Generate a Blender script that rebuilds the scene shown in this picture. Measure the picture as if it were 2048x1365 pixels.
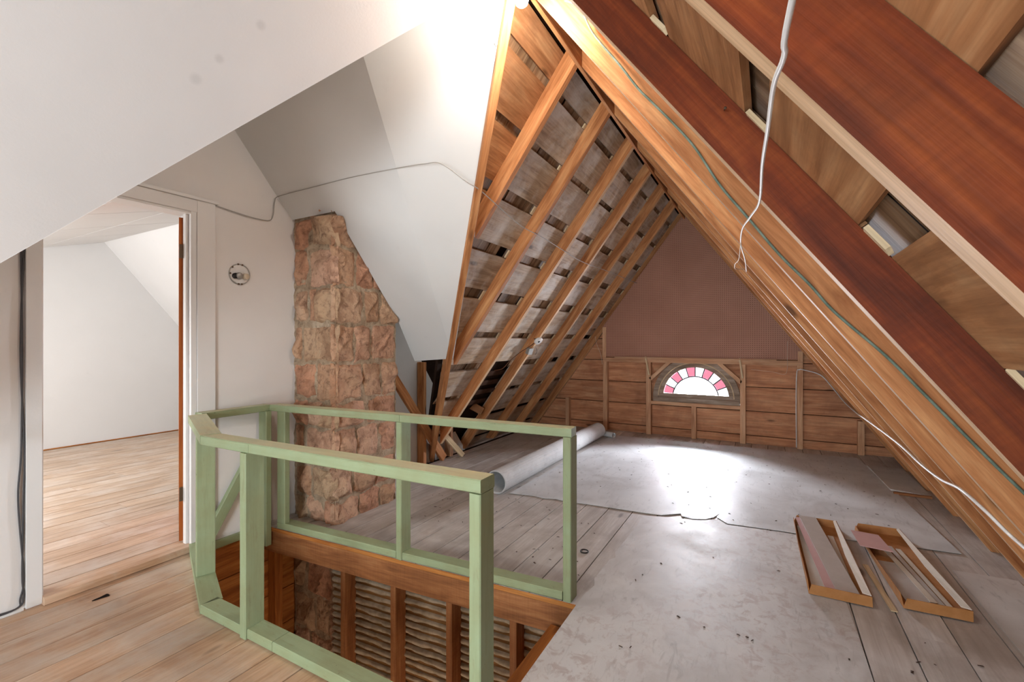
import bpy, math, random
from mathutils import Vector, Matrix, noise
random.seed(7)
for o in list(bpy.data.objects): bpy.data.objects.remove(o)
scene = bpy.context.scene
COL = scene.collection

# ------------------------------------------------------------------ camera
EYE = 1.35
YAW = math.atan(513/910)
cam_d = bpy.data.cameras.new('camera'); cam = bpy.data.objects.new('camera', cam_d); COL.objects.link(cam)
cam_d.sensor_width = 36.0; cam_d.sensor_fit = 'HORIZONTAL'; cam_d.lens = 36.0*910/2048
cam_d.clip_start = 0.02; cam_d.clip_end = 200
cam.location = (0, 0, EYE); cam.rotation_euler = (math.pi/2, 0, YAW)
scene.camera = cam
# ------------------------------------------------------------------ world / exposure
world = bpy.data.worlds.new('sky'); scene.world = world; world.use_nodes = True
bg = world.node_tree.nodes['Background']; bg.inputs[0].default_value = (0.93, 0.96, 1.0, 1); bg.inputs[1].default_value = 1.1
vs = scene.view_settings
vs.view_transform = 'Standard'; vs.look = 'None'; vs.gamma = 1.0; vs.use_curve_mapping = False
vs.exposure = 1.3
cy = scene.cycles
cy.max_bounces = 6; cy.diffuse_bounces = 3; cy.glossy_bounces = 2; cy.transmission_bounces = 2; cy.transparent_max_bounces = 8
cy.adaptive_threshold = 0.06; cy.adaptive_min_samples = 16
cy.debug_bvh_type = 'STATIC_BVH'; cy.debug_use_spatial_splits = True
# ------------------------------------------------------------------ daylight through the windows, plus an added rear fill
def area(name, loc, target, sx, sy, power, col):
    d = bpy.data.lights.new(name, 'AREA'); d.shape = 'RECTANGLE'; d.size = sx; d.size_y = sy
    d.energy = power; d.color = col
    o = bpy.data.objects.new(name, d); COL.objects.link(o); o.location = loc
    o.rotation_euler = (Vector(target)-Vector(loc)).to_track_quat('-Z', 'Y').to_euler()
    return o
area('daylight_arched_window', (-0.889, 6.96, 0.86), (-0.889, 3.6, 0.75), 0.9, 0.5, 138, (0.86, 0.94, 1.0))
area('fill_light_rear', (-0.60, -2.45, 1.05), (-2.2, 2.0, 1.2), 1.1, 1.2, 50, (0.84, 0.94, 1.0))  # unseen fill light added behind the camera to brighten the room
area('daylight_side_room', (-5.4, -0.42, 1.35), (-5.6, 2.5, 1.2), 1.6, 1.2, 37, (1.0, 0.99, 0.97))

# ------------------------------------------------------------------ helpers
W = {}
def reg(o, mw, parent=None):
    W[o] = mw
    if parent is not None:
        o.parent = parent
        o.matrix_parent_inverse = W[parent].inverted()
    o.matrix_basis = mw
def props(o, label=None, cat=None, group=None, kind=None):
    if label: o['label'] = label
    if cat: o['category'] = cat
    if group: o['group'] = group
    if kind: o['kind'] = kind
    return o
def empty(name, loc, label=None, cat=None, group=None, kind=None, parent=None):
    o = bpy.data.objects.new(name, None); o.empty_display_size = 0.05; COL.objects.link(o)
    reg(o, Matrix.Translation(Vector(loc)), parent)
    return props(o, label, cat, group, kind)
def mesh(name, verts, faces, mat, parent=None, frame=None, smooth=False, **kw):
    """verts in WORLD coords; frame = 4x4 matrix giving the object's local frame"""
    if frame is None:
        n = len(verts); c = [sum(v[i] for v in verts)/n for i in range(3)]
        frame = Matrix.Translation(Vector(c))
    inv = frame.inverted()
    me = bpy.data.meshes.new(name)
    me.from_pydata([tuple(inv @ Vector(v)) for v in verts], [], faces)
    me.materials.append(M[mat] if isinstance(mat, str) else mat)
    if smooth:
        me.polygons.foreach_set('use_smooth', [True]*len(me.polygons))
    me.update()
    o = bpy.data.objects.new(name, me); COL.objects.link(o)
    reg(o, frame, parent)
    return props(o, **kw)
def fr(origin, x, zhint=(0, 0, 1)):
    x = Vector(x).normalized(); z = Vector(zhint)
    z = z - x*z.dot(x)
    if z.length < 1e-4:
        z = Vector((0, 1, 0)); z = z - x*z.dot(x)
    z.normalize(); y = z.cross(x)
    m = Matrix(((x.x, y.x, z.x, 0), (x.y, y.y, z.y, 0), (x.z, y.z, z.z, 0), (0, 0, 0, 1)))
    m.translation = Vector(origin); return m
def bar(name, p0, p1, w, h, mat, parent=None, up=(0, 0, 1), ch=0.003, wob=0.0, nseg=1, **kw):
    """timber from p0 to p1 (centre line), w sideways, h along up, chamfered edges"""
    p0 = Vector(p0); p1 = Vector(p1); f = fr(p0, p1-p0, up); L = (p1-p0).length
    a, b = w/2, h/2; c = min(ch, a*.4, b*.4)
    sec = [(-a, -b+c), (-a+c, -b), (a-c, -b), (a, -b+c), (a, b-c), (a-c, b), (-a+c, b), (-a, b-c)]
    V = []; F = []
    for i in range(nseg+1):
        x = L*i/nseg
        dy = wob*(random.random()-.5) if 0 < i < nseg else 0; dz = wob*(random.random()-.5) if 0 < i < nseg else 0
        V += [f @ Vector((x, y+dy, z+dz)) for y, z in sec]
    for i in range(nseg):
        for k in range(8):
            F.append((i*8+k, i*8+(k+1) % 8, (i+1)*8+(k+1) % 8, (i+1)*8+k))
    F.append(tuple(range(7, -1, -1))); F.append(tuple(nseg*8+k for k in range(8)))
    return mesh(name, V, F, mat, parent, f, **kw)
def ext(name, pts, vec, mat, parent=None, xdir=(1, 0, 0), **kw):
    """planar polygon (world points) extruded by vec; xdir is the grain direction"""
    pts = [Vector(p) for p in pts]; vec = Vector(vec); n = len(pts)
    nrm = Vector((0, 0, 0))
    for i in range(n): nrm += pts[i].cross(pts[(i+1) % n])
    if nrm.dot(vec) > 0: pts.reverse()
    V = pts + [p+vec for p in pts]
    F = [tuple(range(n)), tuple(range(2*n-1, n-1, -1))]
    for i in range(n):
        j = (i+1) % n; F.append((j, i, n+i, n+j))
    c = sum(pts, Vector((0, 0, 0)))/n
    return mesh(name, V, F, mat, parent, fr(c, xdir, vec), **kw)
def boxw(name, x0, x1, y0, y1, z0, z1, mat, parent=None, xdir=None, ch=0.002, **kw):
    d = [(x1-x0), (y1-y0), (z1-z0)]
    if xdir is None: ax = d.index(max(d))
    else: ax = xdir
    c = Vector(((x0+x1)/2, (y0+y1)/2, (z0+z1)/2))
    if ax == 0: return bar(name, (x0, c.y, c.z), (x1, c.y, c.z), d[1], d[2], mat, parent, ch=ch, **kw)
    if ax == 1: return bar(name, (c.x, y0, c.z), (c.x, y1, c.z), d[0], d[2], mat, parent, ch=ch, **kw)
    return bar(name, (c.x, c.y, z0), (c.x, c.y, z1), d[0], d[1], mat, parent, up=(0, 1, 0), ch=ch, **kw)
def boxes(name, lst, mat, parent=None, **kw):
    V = []; F = []
    for x0, x1, y0, y1, z0, z1 in lst:
        b = len(V)
        V += [(x0, y0, z0), (x1, y0, z0), (x1, y1, z0), (x0, y1, z0), (x0, y0, z1), (x1, y0, z1), (x1, y1, z1), (x0, y1, z1)]
        F += [tuple(b+i for i in q) for q in ((3, 2, 1, 0), (4, 5, 6, 7), (0, 1, 5, 4), (1, 2, 6, 5), (2, 3, 7, 6), (3, 0, 4, 7))]
    return mesh(name, V, F, mat, parent, **kw)
def spline(pts, k=6):
    P = [Vector(p) for p in pts]; out = []
    for i in range(len(P)-1):
        a = P[max(i-1, 0)]; b = P[i]; c = P[i+1]; d = P[min(i+2, len(P)-1)]
        for j in range(k):
            t = j/k
            out.append(0.5*((2*b)+(c-a)*t+(2*a-5*b+4*c-d)*t*t+(3*b-a-3*c+d)*t**3))
    out.append(P[-1]); return out
def tube(name, pts, r, mat, parent=None, n=7, k=6, smooth=True, **kw):
    P = spline(pts, k) if k > 1 else [Vector(p) for p in pts]
    V = []; F = []
    for i, p in enumerate(P):
        t = (P[min(i+1, len(P)-1)]-P[max(i-1, 0)]).normalized()
        u = t.cross(Vector((0.31, 0.2, 0.93))); u = u.normalized() if u.length > 1e-3 else Vector((1, 0, 0))
        v = t.cross(u)
        rr = r[min(i, len(r)-1)] if isinstance(r, (list, tuple)) else r
        V += [p+u*math.cos(2*math.pi*a/n)*rr+v*math.sin(2*math.pi*a/n)*rr for a in range(n)]
    for i in range(len(P)-1):
        for a in range(n):
            F.append((i*n+a, i*n+(a+1) % n, (i+1)*n+(a+1) % n, (i+1)*n+a))
    F.append(tuple(range(n-1, -1, -1))); F.append(tuple((len(P)-1)*n+a for a in range(n)))
    return mesh(name, V, F, mat, parent, smooth=smooth, **kw)
def lathe(name, prof, origin, axis, mat, parent=None, n=20, smooth=True, **kw):
    f = fr(origin, axis); V = []; F = []; m = len(prof)
    for a in range(n):
        c, s = math.cos(2*math.pi*a/n), math.sin(2*math.pi*a/n)
        V += [f @ Vector((x, r*c, r*s)) for x, r in prof]
    for a in range(n):
        b = (a+1) % n
        for i in range(m-1): F.append((a*m+i, a*m+i+1, b*m+i+1, b*m+i))
    F.append(tuple(a*m for a in range(n))); F.append(tuple(a*m+m-1 for a in range(n-1, -1, -1)))
    return mesh(name, V, F, mat, parent, f, smooth=smooth, **kw)

# ------------------------------------------------------------------ materials
def lin(c):
    r = []
    for v in c:
        v /= 255.0; r.append(v/12.92 if v <= 0.04045 else ((v+0.055)/1.055)**2.4)
    return (*r, 1.0)
M = {}
class NT:
    def __init__(s, name):
        m = bpy.data.materials.new(name); m.use_nodes = True; s.m = m; s.t = m.node_tree; s.n = s.t.nodes; s.l = s.t.links
        s.b = s.n['Principled BSDF']; M[name] = m
    def new(s, typ, **kw):
        n = s.n.new(typ)
        for k, v in kw.items(): setattr(n, k, v)
        return n
    def link(s, a, b): s.l.new(a, b)
    def coord(s, scale=(1, 1, 1), rnd=True):
        tc = s.new('ShaderNodeTexCoord'); mp = s.new('ShaderNodeMapping'); mp.inputs['Scale'].default_value = scale
        if rnd:
            oi = s.new('ShaderNodeObjectInfo'); mu = s.new('ShaderNodeVectorMath', operation='SCALE'); mu.inputs[0].default_value = (17.3, 9.1, 23.7)
            s.link(oi.outputs['Random'], mu.inputs['Scale'])
            ad = s.new('ShaderNodeVectorMath', operation='ADD'); s.link(tc.outputs['Object'], ad.inputs[0]); s.link(mu.outputs[0], ad.inputs[1])
            s.link(ad.outputs[0], mp.inputs['Vector'])
        else: s.link(tc.outputs['Object'], mp.inputs['Vector'])
        return mp.outputs[0]
    def noise(s, vec, scale, detail=4, rough=.55, dist=0):
        n = s.new('ShaderNodeTexNoise'); n.inputs['Scale'].default_value = scale; n.inputs['Detail'].default_value = min(detail, 5)
        n.inputs['Roughness'].default_value = rough; n.inputs['Distortion'].default_value = dist
        s.link(vec, n.inputs['Vector']); return n.outputs['Fac']
    def ramp(s, fac, stops):
        r = s.new('ShaderNodeValToRGB'); e = r.color_ramp.elements
        while len(e) < len(stops): e.new(0.5)
        for i, (p, c) in enumerate(stops): e[i].position = p; e[i].color = c
        s.link(fac, r.inputs['Fac']); return r.outputs['Color']
    def mix(s, fac, a, b, mode='MIX'):
        m = s.new('ShaderNodeMix', data_type='RGBA', blend_type=mode)
        for sock, v in ((m.inputs['Factor'], fac), (m.inputs['A'], a), (m.inputs['B'], b)):
            if hasattr(v, 'links') or isinstance(v, bpy.types.NodeSocket): s.link(v, sock)
            else: sock.default_value = v
        # colour sockets of ShaderNodeMix share names; address by index
        return m
    def mixc(s, fac, a, b, mode='MIX'):
        m = s.new('ShaderNodeMix', data_type='RGBA', blend_type=mode)
        for i, v in ((0, fac), (6, a), (7, b)):
            if isinstance(v, bpy.types.NodeSocket): s.link(v, m.inputs[i])
            else: m.inputs[i].default_value = v
        return m.outputs[2]
    def bump(s, h, strength=.3, dist=.01):
        b = s.new('ShaderNodeBump'); b.inputs['Strength'].default_value = strength; b.inputs['Distance'].default_value = dist
        s.link(h, b.inputs['Height']); s.link(b.outputs[0], s.b.inputs['Normal'])
    def out(s, col, rough=.7, spec=.3):
        if isinstance(col, bpy.types.NodeSocket): s.link(col, s.b.inputs['Base Color'])
        else: s.b.inputs['Base Color'].default_value = col
        if isinstance(rough, bpy.types.NodeSocket): s.link(rough, s.b.inputs['Roughness'])
        else: s.b.inputs['Roughness'].default_value = rough
        s.b.inputs['Specular IOR Level'].default_value = spec
BLK = (0, 0, 0, 1); WHT = (1, 1, 1, 1)
def wood(name, dark, mid, light, grain=1.0, stain=None, stain_amt=.5, rough=.65, spec=.25, vary=.25, knots=True, saw=False, bump=.25):
    t = NT(name); v = t.coord((1.3, 11, 11)); v2 = t.coord((3, 90, 90)); v3 = t.coord((1, 1, 1))
    n1 = t.noise(v, 1.6, 5, .6, .6); n2 = t.noise(v2, 1.0, 3, .6)
    col = t.ramp(n1, [(.28, lin(dark)), (.5, lin(mid)), (.74, lin(light))])
    g = t.ramp(n2, [(.3, (.66, .62, .6, 1)), (.62, WHT)])
    col = t.mixc(.75*grain, col, g, 'MULTIPLY')
    if saw:
        v4 = t.coord((130, 6, 6)); n4 = t.noise(v4, 1.0, 2, .5)
        col = t.mixc(.3, col, t.ramp(n4, [(.35, (.7, .66, .62, 1)), (.6, WHT)]), 'MULTIPLY')
    if knots:
        vk = t.coord((1.3, 4.2, 4.2)); vo = t.new('ShaderNodeTexVoronoi'); vo.inputs['Scale'].default_value = 1.15; t.link(vk, vo.inputs['Vector'])
        k = t.ramp(vo.outputs['Distance'], [(.05, WHT), (.11, BLK)])
        col = t.mixc(k, col, t.mixc(.75, col, lin([c*.45 for c in dark]), 'MIX'))
    if stain:
        n3 = t.noise(v3, 3.2, 6, .65, .3)
        sf = t.ramp(n3, [(.44, BLK), (.66, (stain_amt,)*3+(1,))])
        col = t.mixc(sf, col, lin(stain))
    oi = t.new('ShaderNodeObjectInfo'); hv = t.new('ShaderNodeHueSaturation'); mr = t.new('ShaderNodeMapRange')
    mr.inputs['To Min'].default_value = 1-vary; mr.inputs['To Max'].default_value = 1+vary*.7
    t.link(oi.outputs['Random'], mr.inputs['Value']); t.link(mr.outputs[0], hv.inputs['Value']); t.link(col, hv.inputs['Color'])
    t.out(hv.outputs[0], rough, spec); t.bump(n2, bump, .004)
    return t
wood('rafter_wood', (150, 92, 52), (192, 130, 82), (218, 164, 112), saw=False, vary=.16)
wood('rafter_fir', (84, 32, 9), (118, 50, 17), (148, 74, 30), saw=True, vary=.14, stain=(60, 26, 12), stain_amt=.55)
wood('sheathing_grey', (150, 124, 100), (192, 166, 138), (216, 196, 168), vary=.16, stain=(222, 216, 206), stain_amt=.8)
wood('sheathing_tan', (150, 100, 62), (190, 136, 92), (214, 168, 122), vary=.18, stain=(134, 98, 70), stain_amt=.5)
wood('shingle_wood', (104, 76, 54), (150, 118, 88), (190, 164, 134), vary=.4, knots=False)
wood('pale_wood', (196, 168, 128), (222, 198, 160), (238, 220, 188), vary=.1, knots=False)
wood('lit_underside_wood', (196, 156, 116), (220, 184, 146), (234, 204, 170), vary=.05, knots=False)  # blond rafter undersides, with the light they catch put into the colour
wood('gable_board', (178, 116, 80), (208, 148, 108), (226, 176, 136), vary=.12, stain=(128, 84, 62), stain_amt=.4)
wood('gable_stud', (188, 134, 98), (216, 168, 130), (230, 190, 154), vary=.1, knots=False)
wood('floor_honey', (176, 134, 102), (202, 164, 132), (218, 188, 160), grain=.6, rough=.42, spec=.4, vary=.12, stain=(206, 190, 174), stain_amt=.7)
wood('floor_grey', (180, 172, 166), (202, 196, 191), (216, 211, 207), grain=.5, rough=.45, spec=.4, vary=.08, stain=(150, 138, 128), stain_amt=.5)
wood('floor_room', (186, 152, 122), (214, 186, 160), (228, 206, 184), rough=.45, spec=.35, vary=.08, stain=(226, 214, 204), stain_amt=.6)
wood('stair_wood', (132, 72, 28), (176, 108, 50), (200, 136, 72), vary=.12)
wood('header_wood', (126, 78, 44), (164, 108, 66), (188, 134, 88), saw=True, vary=.08, knots=False)
wood('door_wood', (140, 68, 28), (178, 96, 44), (200, 122, 64), vary=.05, knots=False, rough=.35)
wood('weathered_sash', (118, 100, 84), (158, 138, 120), (196, 182, 166), vary=.06, knots=False)
wood('lath_wood', (112, 76, 40), (152, 108, 62), (182, 140, 90), vary=.2, knots=False)
wood('sheet_edge', (128, 78, 44), (152, 98, 60), (170, 118, 78), vary=.05, knots=False)

def paint(name, base, worn, dirt, amt=.4, rough=.5):
    t = NT(name); v = t.coord((2.5, 14, 14)); v3 = t.coord((1, 1, 1)); v2 = t.coord((4, 60, 60))
    n1 = t.noise(v3, 5, 5, .6); n2 = t.noise(v, 2, 5, .65, .5); n3 = t.noise(v3, 42, 3, .6); n4 = t.noise(v2, 1, 3, .6)
    col = t.mixc(t.ramp(n1, [(.35, BLK), (.7, WHT)]), lin(base), lin(worn))
    col = t.mixc(t.ramp(n2, [(.58, BLK), (.75, (amt,)*3+(1,))]), col, lin(dirt))
    col = t.mixc(t.ramp(n3, [(.70, BLK), (.76, (.6,)*3+(1,))]), col, lin([c*.6 for c in dirt]))
    col = t.mixc(.35, col, t.ramp(n4, [(.3, (.75, .76, .72, 1)), (.6, WHT)]), 'MULTIPLY')
    t.out(col, rough, .35); t.bump(n4, .25, .003)
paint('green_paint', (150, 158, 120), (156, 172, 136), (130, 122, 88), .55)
paint('rail_top_lit', (208, 202, 162), (196, 202, 170), (180, 158, 116), .6)  # cream rail tops: faded paint plus warm bulb light put into the colour
def plaster(name, base, var=8, rough=.6, spots=None, bump=.08):
    t = NT(name); v = t.coord((1, 1, 1), rnd=False)
    n1 = t.noise(v, 1.3, 4, .55); n2 = t.noise(v, 90, 3, .6); n3 = t.noise(v, 7, 5, .6)
    lo = lin([c-var for c in base]); hi = lin([min(255, c+var*.4) for c in base])
    col = t.ramp(n1, [(.3, lo), (.7, hi)])
    col = t.mixc(t.ramp(n3, [(.66, BLK), (.82, (.35,)*3+(1,))]), col, lin([c-22 for c in base]))
    for (p, r) in (spots or []):
        tc = t.new('ShaderNodeNewGeometry'); d = t.new('ShaderNodeVectorMath', operation='DISTANCE'); t.link(tc.outputs['Position'], d.inputs[0]); d.inputs[1].default_value = p
        f = t.ramp(d.outputs['Value'], [(r*.4, (.22,)*3+(1,)), (r, BLK)])
        col = t.mixc(f, col, lin((150, 148, 146)))
    t.out(col, rough, .25)
    if bump: t.bump(n2, bump, .004)
plaster('plaster_ceiling', (224, 221, 219), 6, spots=[((-1.655, .80, 2.22), .022), ((-1.60, .845, 2.294), .018), ((-1.503, .928, 2.424), .02)], bump=.12)
plaster('plaster_wall', (232, 228, 225), 5)
plaster('plaster_room', (238, 238, 238), 3)
plaster('panel_white', (226, 225, 223), 5, bump=.0)
plaster('white_gloss', (232, 230, 228), 4, rough=.35)
plaster('back_wall_white', (212, 206, 198), 14)
# stone
t = NT('stone'); v = t.coord((1, 1, 1)); oi = t.new('ShaderNodeObjectInfo')
base = t.ramp(oi.outputs['Random'], [(0, lin((198, 160, 128))), (.25, lin((210, 166, 138))), (.5, lin((202, 148, 118))), (.75, lin((194, 166, 134))), (1, lin((218, 174, 148)))])
n1 = t.noise(v, 6, 6, .65, .5); n2 = t.noise(v, 24, 6, .7, .4); n3 = t.noise(v, 3.1, 4, .6)
col = t.mixc(t.ramp(n1, [(.36, (.55,)*3+(1,)), (.56, BLK)]), base, lin((128, 84, 60)))
col = t.mixc(t.ramp(n3, [(.52, BLK), (.72, (.7,)*3+(1,))]), col, lin((206, 172, 142)))
col = t.mixc(t.ramp(n2, [(.34, (.6,)*3+(1,)), (.5, BLK)]), col, lin((108, 74, 58)))
hh = t.new('ShaderNodeMath', operation='MULTIPLY_ADD'); t.link(n2, hh.inputs[0]); hh.inputs[1].default_value = .45; t.link(n1, hh.inputs[2])
t.out(col, .85, .2); t.bump(hh.outputs[0], .9, .035)
t = NT('mortar'); v = t.coord((1, 1, 1), rnd=False); n1 = t.noise(v, 7, 6, .65, .4); n2 = t.noise(v, 34, 5, .7)
col = t.ramp(n1, [(.3, lin((140, 116, 94))), (.5, lin((182, 158, 132))), (.72, lin((208, 188, 164)))])
t.out(t.mixc(t.ramp(n2, [(.3, (.6,)*3+(1,)), (.5, BLK)]), col, lin((86, 68, 54))), .9, .15); t.bump(n2, .9, .015)
# linoleum
def lino(name, c1, c2, c3, pat=0.0, rough=(.42, .6)):
    t = NT(name); v = t.coord((1, 1, 1), rnd=False)
    a = t.noise(v, 2.2, 6, .6, .8); b = t.noise(t.coord((2, 7, 7), rnd=False), 3.0, 5, .65, 1.2); c = t.noise(v, 30, 4, .65)
    col = t.ramp(a, [(.32, lin(c1)), (.52, lin(c2)), (.72, lin(c3))])
    col = t.mixc(t.ramp(b, [(.56, BLK), (.74, (.55,)*3+(1,))]), col, lin([q-42 for q in c1]))
    col = t.mixc(t.ramp(c, [(.66, BLK), (.74, (.4,)*3+(1,))]), col, lin([q-50 for q in c1]))
    if pat:
        p = t.noise(v, 16, 4, .7, .6); q = t.noise(v, 1.1, 2, .5)
        f = t.mixc(1.0, t.ramp(p, [(.5, BLK), (.62, (pat,)*3+(1,))]), t.ramp(q, [(.4, BLK), (.6, WHT)]), 'MULTIPLY')
        col = t.mixc(f, col, lin((176, 160, 156)))
    r = t.ramp(a, [(.35, (rough[0],)*3+(1,)), (.7, (rough[1],)*3+(1,))])
    t.out(col, r, .16); t.bump(b, .10, .006)
lino('lino_far', (188, 188, 188), (206, 207, 208), (216, 217, 218))
lino('lino_near', (186, 183, 181), (206, 204, 203), (218, 217, 216), pat=.6)
lino('lino_side', (188, 184, 180), (202, 198, 194), (212, 208, 204), rough=(.4, .55))
lino('lino_back', (196, 196, 196), (208, 208, 208), (216, 216, 216), rough=(.7, .85))
# pegboard
t = NT('pegboard'); tc = t.new('ShaderNodeTexCoord'); mp = t.new('ShaderNodeMapping'); mp.inputs['Scale'].default_value = (1/.0255,)*3
t.link(tc.outputs['Object'], mp.inputs[0]); fx = t.new('ShaderNodeVectorMath', operation='FRACTION'); t.link(mp.outputs[0], fx.inputs[0])
sp = t.new('ShaderNodeSeparateXYZ'); t.link(fx.outputs[0], sp.inputs[0])
cb = t.new('ShaderNodeCombineXYZ'); t.link(sp.outputs[0], cb.inputs[0]); t.link(sp.outputs[1], cb.inputs[1])
ds = t.new('ShaderNodeVectorMath', operation='DISTANCE'); t.link(cb.outputs[0], ds.inputs[0]); ds.inputs[1].default_value = (.5, .5, 0)
hole = t.ramp(ds.outputs['Value'], [(.13, WHT), (.2, BLK)]); v = t.coord((1, 1, 1), rnd=False)
col = t.ramp(t.noise(v, 1.5, 4, .6), [(.3, lin((170, 120, 98))), (.7, lin((184, 134, 112)))])
t.out(t.mixc(hole, col, lin((84, 50, 38))), .55, .3)
def plain(name, c, rough=.5, spec=.4, metal=0, var=6):
    t = NT(name); v = t.coord((1, 1, 1)); n = t.noise(v, 14, 4, .6)
    t.out(t.ramp(n, [(.3, lin([max(0, q-var) for q in c])), (.7, lin([min(255, q+var) for q in c]))]), rough, spec)
    t.b.inputs['Metallic'].default_value = metal
plain('black_cable', (72, 70, 72), .5); plain('grey_wire', (168, 164, 158), .5); plain('white_cord', (228, 226, 224), .45)
plain('pale_cord', (226, 210, 190), .5); plain('green_cable', (104, 120, 106), .7, var=24); plain('rust_metal', (84, 62, 46), .6, metal=.3)
plain('brass_dark', (104, 82, 62), .5, metal=.4); plain('dark_void', (26, 18, 14), .9, .1); plain('lead', (46, 44, 46), .6)
plain('ceramic', (236, 232, 228), .25); plain('black_plastic', (34, 30, 30), .4); plain('beige_plastic', (214, 196, 172), .4)
plain('galvanised', (170, 168, 164), .4, metal=.5); plain('plaster_key', (176, 160, 138), .9, .1, var=24)
plain('cardboard', (178, 124, 76), .8, .15, var=9); plain('card_white', (226, 218, 206), .7, .2); plain('tile_grey', (188, 180, 174), .35, var=5)
plain('tile_pink', (206, 166, 164), .35, var=4); plain('tile_cream', (212, 202, 188), .4, var=5); plain('debris_brown', (72, 52, 40), .9, var=20)
plain('roof_skin', (44, 30, 22), .9, .1); plain('rubber', (40, 34, 30), .6); plain('twig', (92, 54, 30), .8); plain('brown_plank_dark', (70, 48, 36), .9, .1)
def glass(name, tint):
    t = NT(name); n = t.n; n.remove(t.b)
    tr = n.new('ShaderNodeBsdfTransparent'); tr.inputs[0].default_value = tint
    gl = n.new('ShaderNodeBsdfGlossy'); gl.inputs['Roughness'].default_value = .08
    fz = n.new('ShaderNodeFresnel'); fz.inputs[0].default_value = 1.45
    mx = n.new('ShaderNodeMixShader'); t.link(fz.outputs[0], mx.inputs[0]); t.link(tr.outputs[0], mx.inputs[1]); t.link(gl.outputs[0], mx.inputs[2])
    t.link(mx.outputs[0], n['Material Output'].inputs[0])
glass('glass_clear', (.96, .98, .99, 1)); glass('glass_pink', (.64, .34, .40, 1))
t = NT('bulb_glow'); t.n.remove(t.b); em = t.n.new('ShaderNodeEmission'); em.inputs[0].default_value = (1, .86, .66, 1); em.inputs[1].default_value = 45
t.link(em.outputs[0], t.n['Material Output'].inputs[0])

# ================================================================== STRUCTURE
RX, RZ, ML, MR = -1.02, 3.07, 1.338, 1.358
HL, HR = math.hypot(1, ML), math.hypot(1, MR)
zl = lambda x: RZ+ML*(x-RX)
zr = lambda x: RZ-MR*(x-RX)
DEP = .105
YB = -2.6          # rear end of the attic
YG = 6.70          # front of the gable studs
VAL = lambda x: 1.86+.985*(RX-x)       # valley line in plan (Y at X)
def lp(t, y, d=0):  # point on left slope, t from ridge, depth d above the rafters' underside
    return Vector((RX-t/HL-d*(-ML/HL)*-1, y, RZ-ML*t/HL+d/HL)) if False else Vector((RX-t/HL-d*ML/HL, y, RZ-ML*t/HL+d/HL))
def rp(t, y, d=0):
    return Vector((RX+t/HR+d*MR/HR, y, RZ-MR*t/HR+d/HR))

# ---- floor ---------------------------------------------------------------
XR, XLW = 1.75, -3.25
def hole_near(x):
    if x < -3.16: return 1.60
    if x < -2.42: return 1.57-(x+3.16)/.74*.28
    return 1.285
def hole_far(x): return 2.03+(x+3.06)/(2.21)*.16
floor = boxes('floor', [(-3.25, 1.75, YB, 1.27, -.16, -.024), (-.857, 1.75, 1.27, 2.2, -.16, -.024), (-3.9, 1.75, 2.24, 6.85, -.16, -.024), (-2.7, -.9, 2.2, 2.24, -.16, -.024)],
              'roof_skin', None, kind='structure')
PITCH = .1855; X0 = -3.16-PITCH
def plank(x0, x1, ya0, ya1, yb0, yb1, mat, z0=-.022, z1=0., par=None):
    g = .0028
    return ext('plank', [(x0+g, ya0, z1), (x1-g, ya1, z1), (x1-g, yb1, z1), (x0+g, yb0, z1)], (0, 0, z0-z1), mat, par or floor, xdir=(0, 1, 0))
k = 0
while X0+k*PITCH < XR-.05:
    xa, xb = X0+k*PITCH, X0+(k+1)*PITCH; k += 1
    xa = max(xa, -3.25) if xb > -3.25 else xa
    xm = (xa+xb)/2
    dz = -.0012*random.random()
    def run(y0a, y0b, y1a, y1b, mat):
        span = min(y1a, y1b)-max(y0a, y0b)
        if span > 2.4:
            c = max(y0a, y0b)+span*random.uniform(.3, .7)
            plank(xa, xb, y0a, y0b, c-.001, c-.001, mat, z1=dz); plank(xa, xb, c+.001, c+.001, y1a, y1b, mat, z1=dz-.0008)
        else: plank(xa, xb, y0a, y0b, y1a, y1b, mat, z1=dz)
    if xm < -.86:
        run(YB, YB, hole_near(xa), hole_near(xb), 'floor_honey')
        if xm < -2.72: run(hole_far(xa), hole_far(xb), 2.268, 2.268, 'floor_grey'); run(2.92, 2.92, 6.78, 6.78, 'floor_grey')
        else: run(hole_far(xa), hole_far(xb), 6.78, 6.78, 'floor_grey')
    elif xa < -.86:
        xl = xa; run(YB, YB, 1.284, 1.284, 'floor_grey'); run(hole_far(xa), hole_far(xb), 6.78, 6.78, 'floor_grey')
        xa = -.857; run(1.286, 1.286, 2.185, 2.19, 'floor_grey'); xa = xl
    else:
        run(YB, YB, 6.78, 6.78, 'floor_grey')
# eave planks beyond the left rafters' feet
for i in range(3):
    xb = -3.345-i*.19
    plank(xb-.19, xb, 3.0, 3.0, 6.78, 6.78, 'floor_grey')

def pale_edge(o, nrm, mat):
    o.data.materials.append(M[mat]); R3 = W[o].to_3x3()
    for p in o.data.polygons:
        if (R3 @ p.normal).dot(nrm) > .9: p.material_index = 1
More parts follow.
